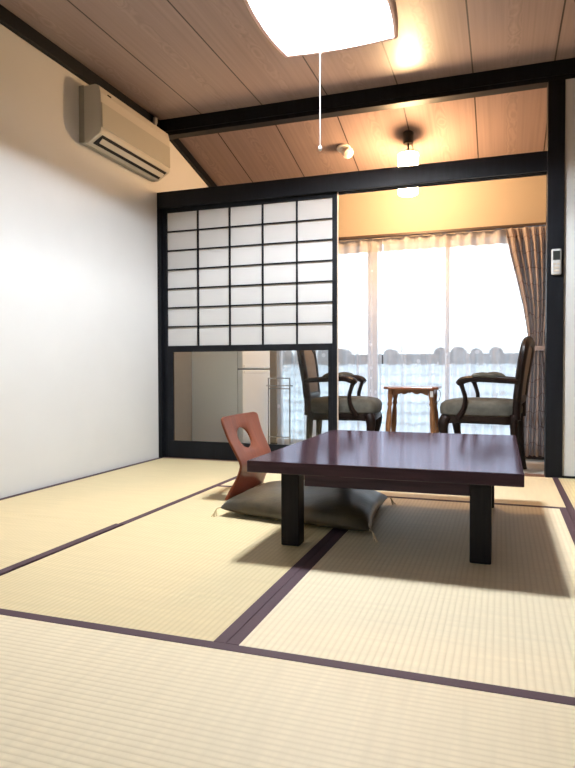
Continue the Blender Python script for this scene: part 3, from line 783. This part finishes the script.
dr = thing('drape', 'taupe checked drape tied back at the right of the window, behind the right armchair', 'curtain', (2.58, 1.085, FZ))
def dspan(z):  # world z
    ks = [(-0.02, 2.455, 2.735), (0.30, 2.470, 2.720), (0.65, 2.495, 2.70), (0.79, 2.520, 2.665), (0.90, 2.520, 2.668), (1.10, 2.490, 2.695), (1.30, 2.445, 2.72), (1.50, 2.396, 2.74), (1.69, 2.358, 2.75)]
    for a, c in zip(ks[:-1], ks[1:]):
        if a[0] <= z <= c[0]:
            f = (z-a[0])/(c[0]-a[0]); return a[1]+(c[1]-a[1])*f, a[2]+(c[2]-a[2])*f
    return ks[-1][1:]
db_ = bmesh.new(); rows = []; nx, nz = 120, 60
uvl = db_.loops.layers.uv.new('UVMap'); uvm = {}
for j in range(nz+1):
    z = -0.02 + 1.715*j/nz; a, c = dspan(z); row = []
    dep = 0.020 if z > 1.62 else 0.026 + 0.012*min(1, abs(z-0.93)/0.3)
    for i in range(nx+1):
        u = i/nx; uu = u + 0.012*math.sin(5*u*PI+z*2)
        y = dep*(math.sin(uu*2*PI*7.5) + 0.35*math.sin(uu*2*PI*3.2+1+z))
        v = db_.verts.new((a+(c-a)*u-2.58, y, z-FZ)); row.append(v); uvm[v] = (u*0.9, z)
    rows.append(row)
for j in range(nz):
    for i in range(nx):
        f = db_.faces.new((rows[j][i], rows[j][i+1], rows[j+1][i+1], rows[j+1][i]))
        for lp in f.loops: lp[uvl].uv = uvm[lp.vert]
mb = MB(); mb.join(db_); mb.build('cloth', M['drape'], dr, True)
tb = MB(); rg = []
for z, e in ((0.770, 0.001), (0.778, 0.004), (0.798, 0.004), (0.806, 0.001)):
    rg.append([(2.592-2.58+(0.073+e)*math.cos(2*PI*k/32), (0.040+e)*math.sin(2*PI*k/32), z-FZ) for k in range(32)])
tb.loft(rg, False); tb.build('tieback', M['drape'], dr, True)

# ------------------------------------------------------------------ neighbouring tiled house seen through the lace
hs = thing('house', 'neighbouring house with pale grey tiled roof seen through the lace curtains', 'house', (2.0, 6.0, -4.2))
rb = MB(); xs0, xs1 = -9.0, 9.0
bm = rb.bm; nrow = 16; tilew = 0.26
cols = int((xs1-xs0)/tilew*6)
def rz(f, up): return (0.78 - 2.1*f) + 4.2 + up
prev = None
for r in range(nrow):
    for e, up in ((r/nrow, 0.0), ((r+1)/nrow, 0.035)):
        row = []
        for i in range(cols+1):
            x = xs0 + (xs1-xs0)*i/cols
            row.append(bm.verts.new((x, -3.3*e, rz(e, up + 0.022*abs(math.sin(PI*x/tilew))))))
        if prev:
            for i in range(cols): bm.faces.new((prev[i], prev[i+1], row[i+1], row[i]))
        prev = row
rb.build('roof', M['tile'], hs)
rg = MB().box(xs0, xs1, -0.18, 0.18, 4.90, 5.07)
x = xs0
while x < xs1:
    w = random.uniform(0.16, 0.34); rg.tube([(x, -0.22, 5.06), (x, 0.0, 5.06), (x, 0.22, 5.06)], random.uniform(0.09, 0.14), 12, 2); x += w + random.choice((0.06, 0.25, 0.5))
rg.build('ridge', M['ridge'], hs)
MB().box(xs0+0.4, xs1-0.4, -2.9, 2.0, 0.0, 2.75).box(xs0+0.4, xs1-0.4, -0.4, 2.0, 2.7, 4.6).build('wall', M['stucco'], hs)

# ------------------------------------------------------------------ daylight
w = bpy.data.worlds.new('sky'); SC.world = w; w.use_nodes = True
nt = w.node_tree
for n_ in list(nt.nodes): nt.nodes.remove(n_)
out = nt.nodes.new('ShaderNodeOutputWorld'); bg = nt.nodes.new('ShaderNodeBackground')
tc = nt.nodes.new('ShaderNodeTexCoord'); sx_ = nt.nodes.new('ShaderNodeSeparateXYZ'); nt.links.new(tc.outputs['Generated'], sx_.inputs[0])
rp = nt.nodes.new('ShaderNodeValToRGB')
mr = nt.nodes.new('ShaderNodeMapRange'); mr.inputs[1].default_value = -0.2; mr.inputs[2].default_value = 1.0
nt.links.new(sx_.outputs['Z'], mr.inputs[0]); nt.links.new(mr.outputs[0], rp.inputs[0])
e = rp.color_ramp.elements; e[0].position = 0.12; e[0].color = (0.05, 0.052, 0.054, 1); e[1].position = 0.20; e[1].color = (0.86, 0.94, 1.0, 1)
e2 = e.new(1.0); e2.color = (0.72, 0.86, 1.0, 1)
nt.links.new(rp.outputs[0], bg.inputs[0]); bg.inputs[1].default_value = 4.0
nt.links.new(bg.outputs[0], out.inputs[0])
def portal(loc, rot, sx, sy):
    d = bpy.data.lights.new('window_portal', 'AREA'); d.shape = 'RECTANGLE'; d.size = sx; d.size_y = sy; d.cycles.is_portal = True
    o = bpy.data.objects.new('window_portal', d); COL.objects.link(o); o.location = loc; o.rotation_euler = rot
portal((2.0, -4.72, 1.175), (PI/2, 0, 0), 1.2, 1.45)
portal(((WX0+WX1)/2, 1.36, 0.86), (-PI/2, 0, 0), WX1-WX0, 1.75)

# ------------------------------------------------------------------ camera (fitted to the photograph's perspective)
F, YAW, PITCH, ROLL = 620.76, 0.3315, -0.0233, -0.0021
fw = Vector((-math.sin(YAW)*math.cos(PITCH), math.cos(YAW)*math.cos(PITCH), math.sin(PITCH)))
rt = Vector((math.cos(YAW), math.sin(YAW), 0)); up = rt.cross(fw)
r2 = rt*math.cos(ROLL) + up*math.sin(ROLL); u2 = -rt*math.sin(ROLL) + up*math.cos(ROLL)
cam = bpy.data.cameras.new('camera'); co = bpy.data.objects.new('camera', cam); COL.objects.link(co)
co.matrix_world = Matrix(((r2.x, u2.x, -fw.x, 2.3347), (r2.y, u2.y, -fw.y, -3.9204), (r2.z, u2.z, -fw.z, 0.6345), (0, 0, 0, 1)))
cam.sensor_fit = 'VERTICAL'; cam.sensor_height = 36; cam.sensor_width = 36; cam.lens = 36*F/768; cam.clip_start = 0.05
SC.camera = co

vs = SC.view_settings
SC.display_settings.display_device = 'sRGB'
vs.view_transform = 'Standard'; vs.look = 'None'; vs.exposure = 0.0; vs.gamma = 1.0; vs.use_curve_mapping = False
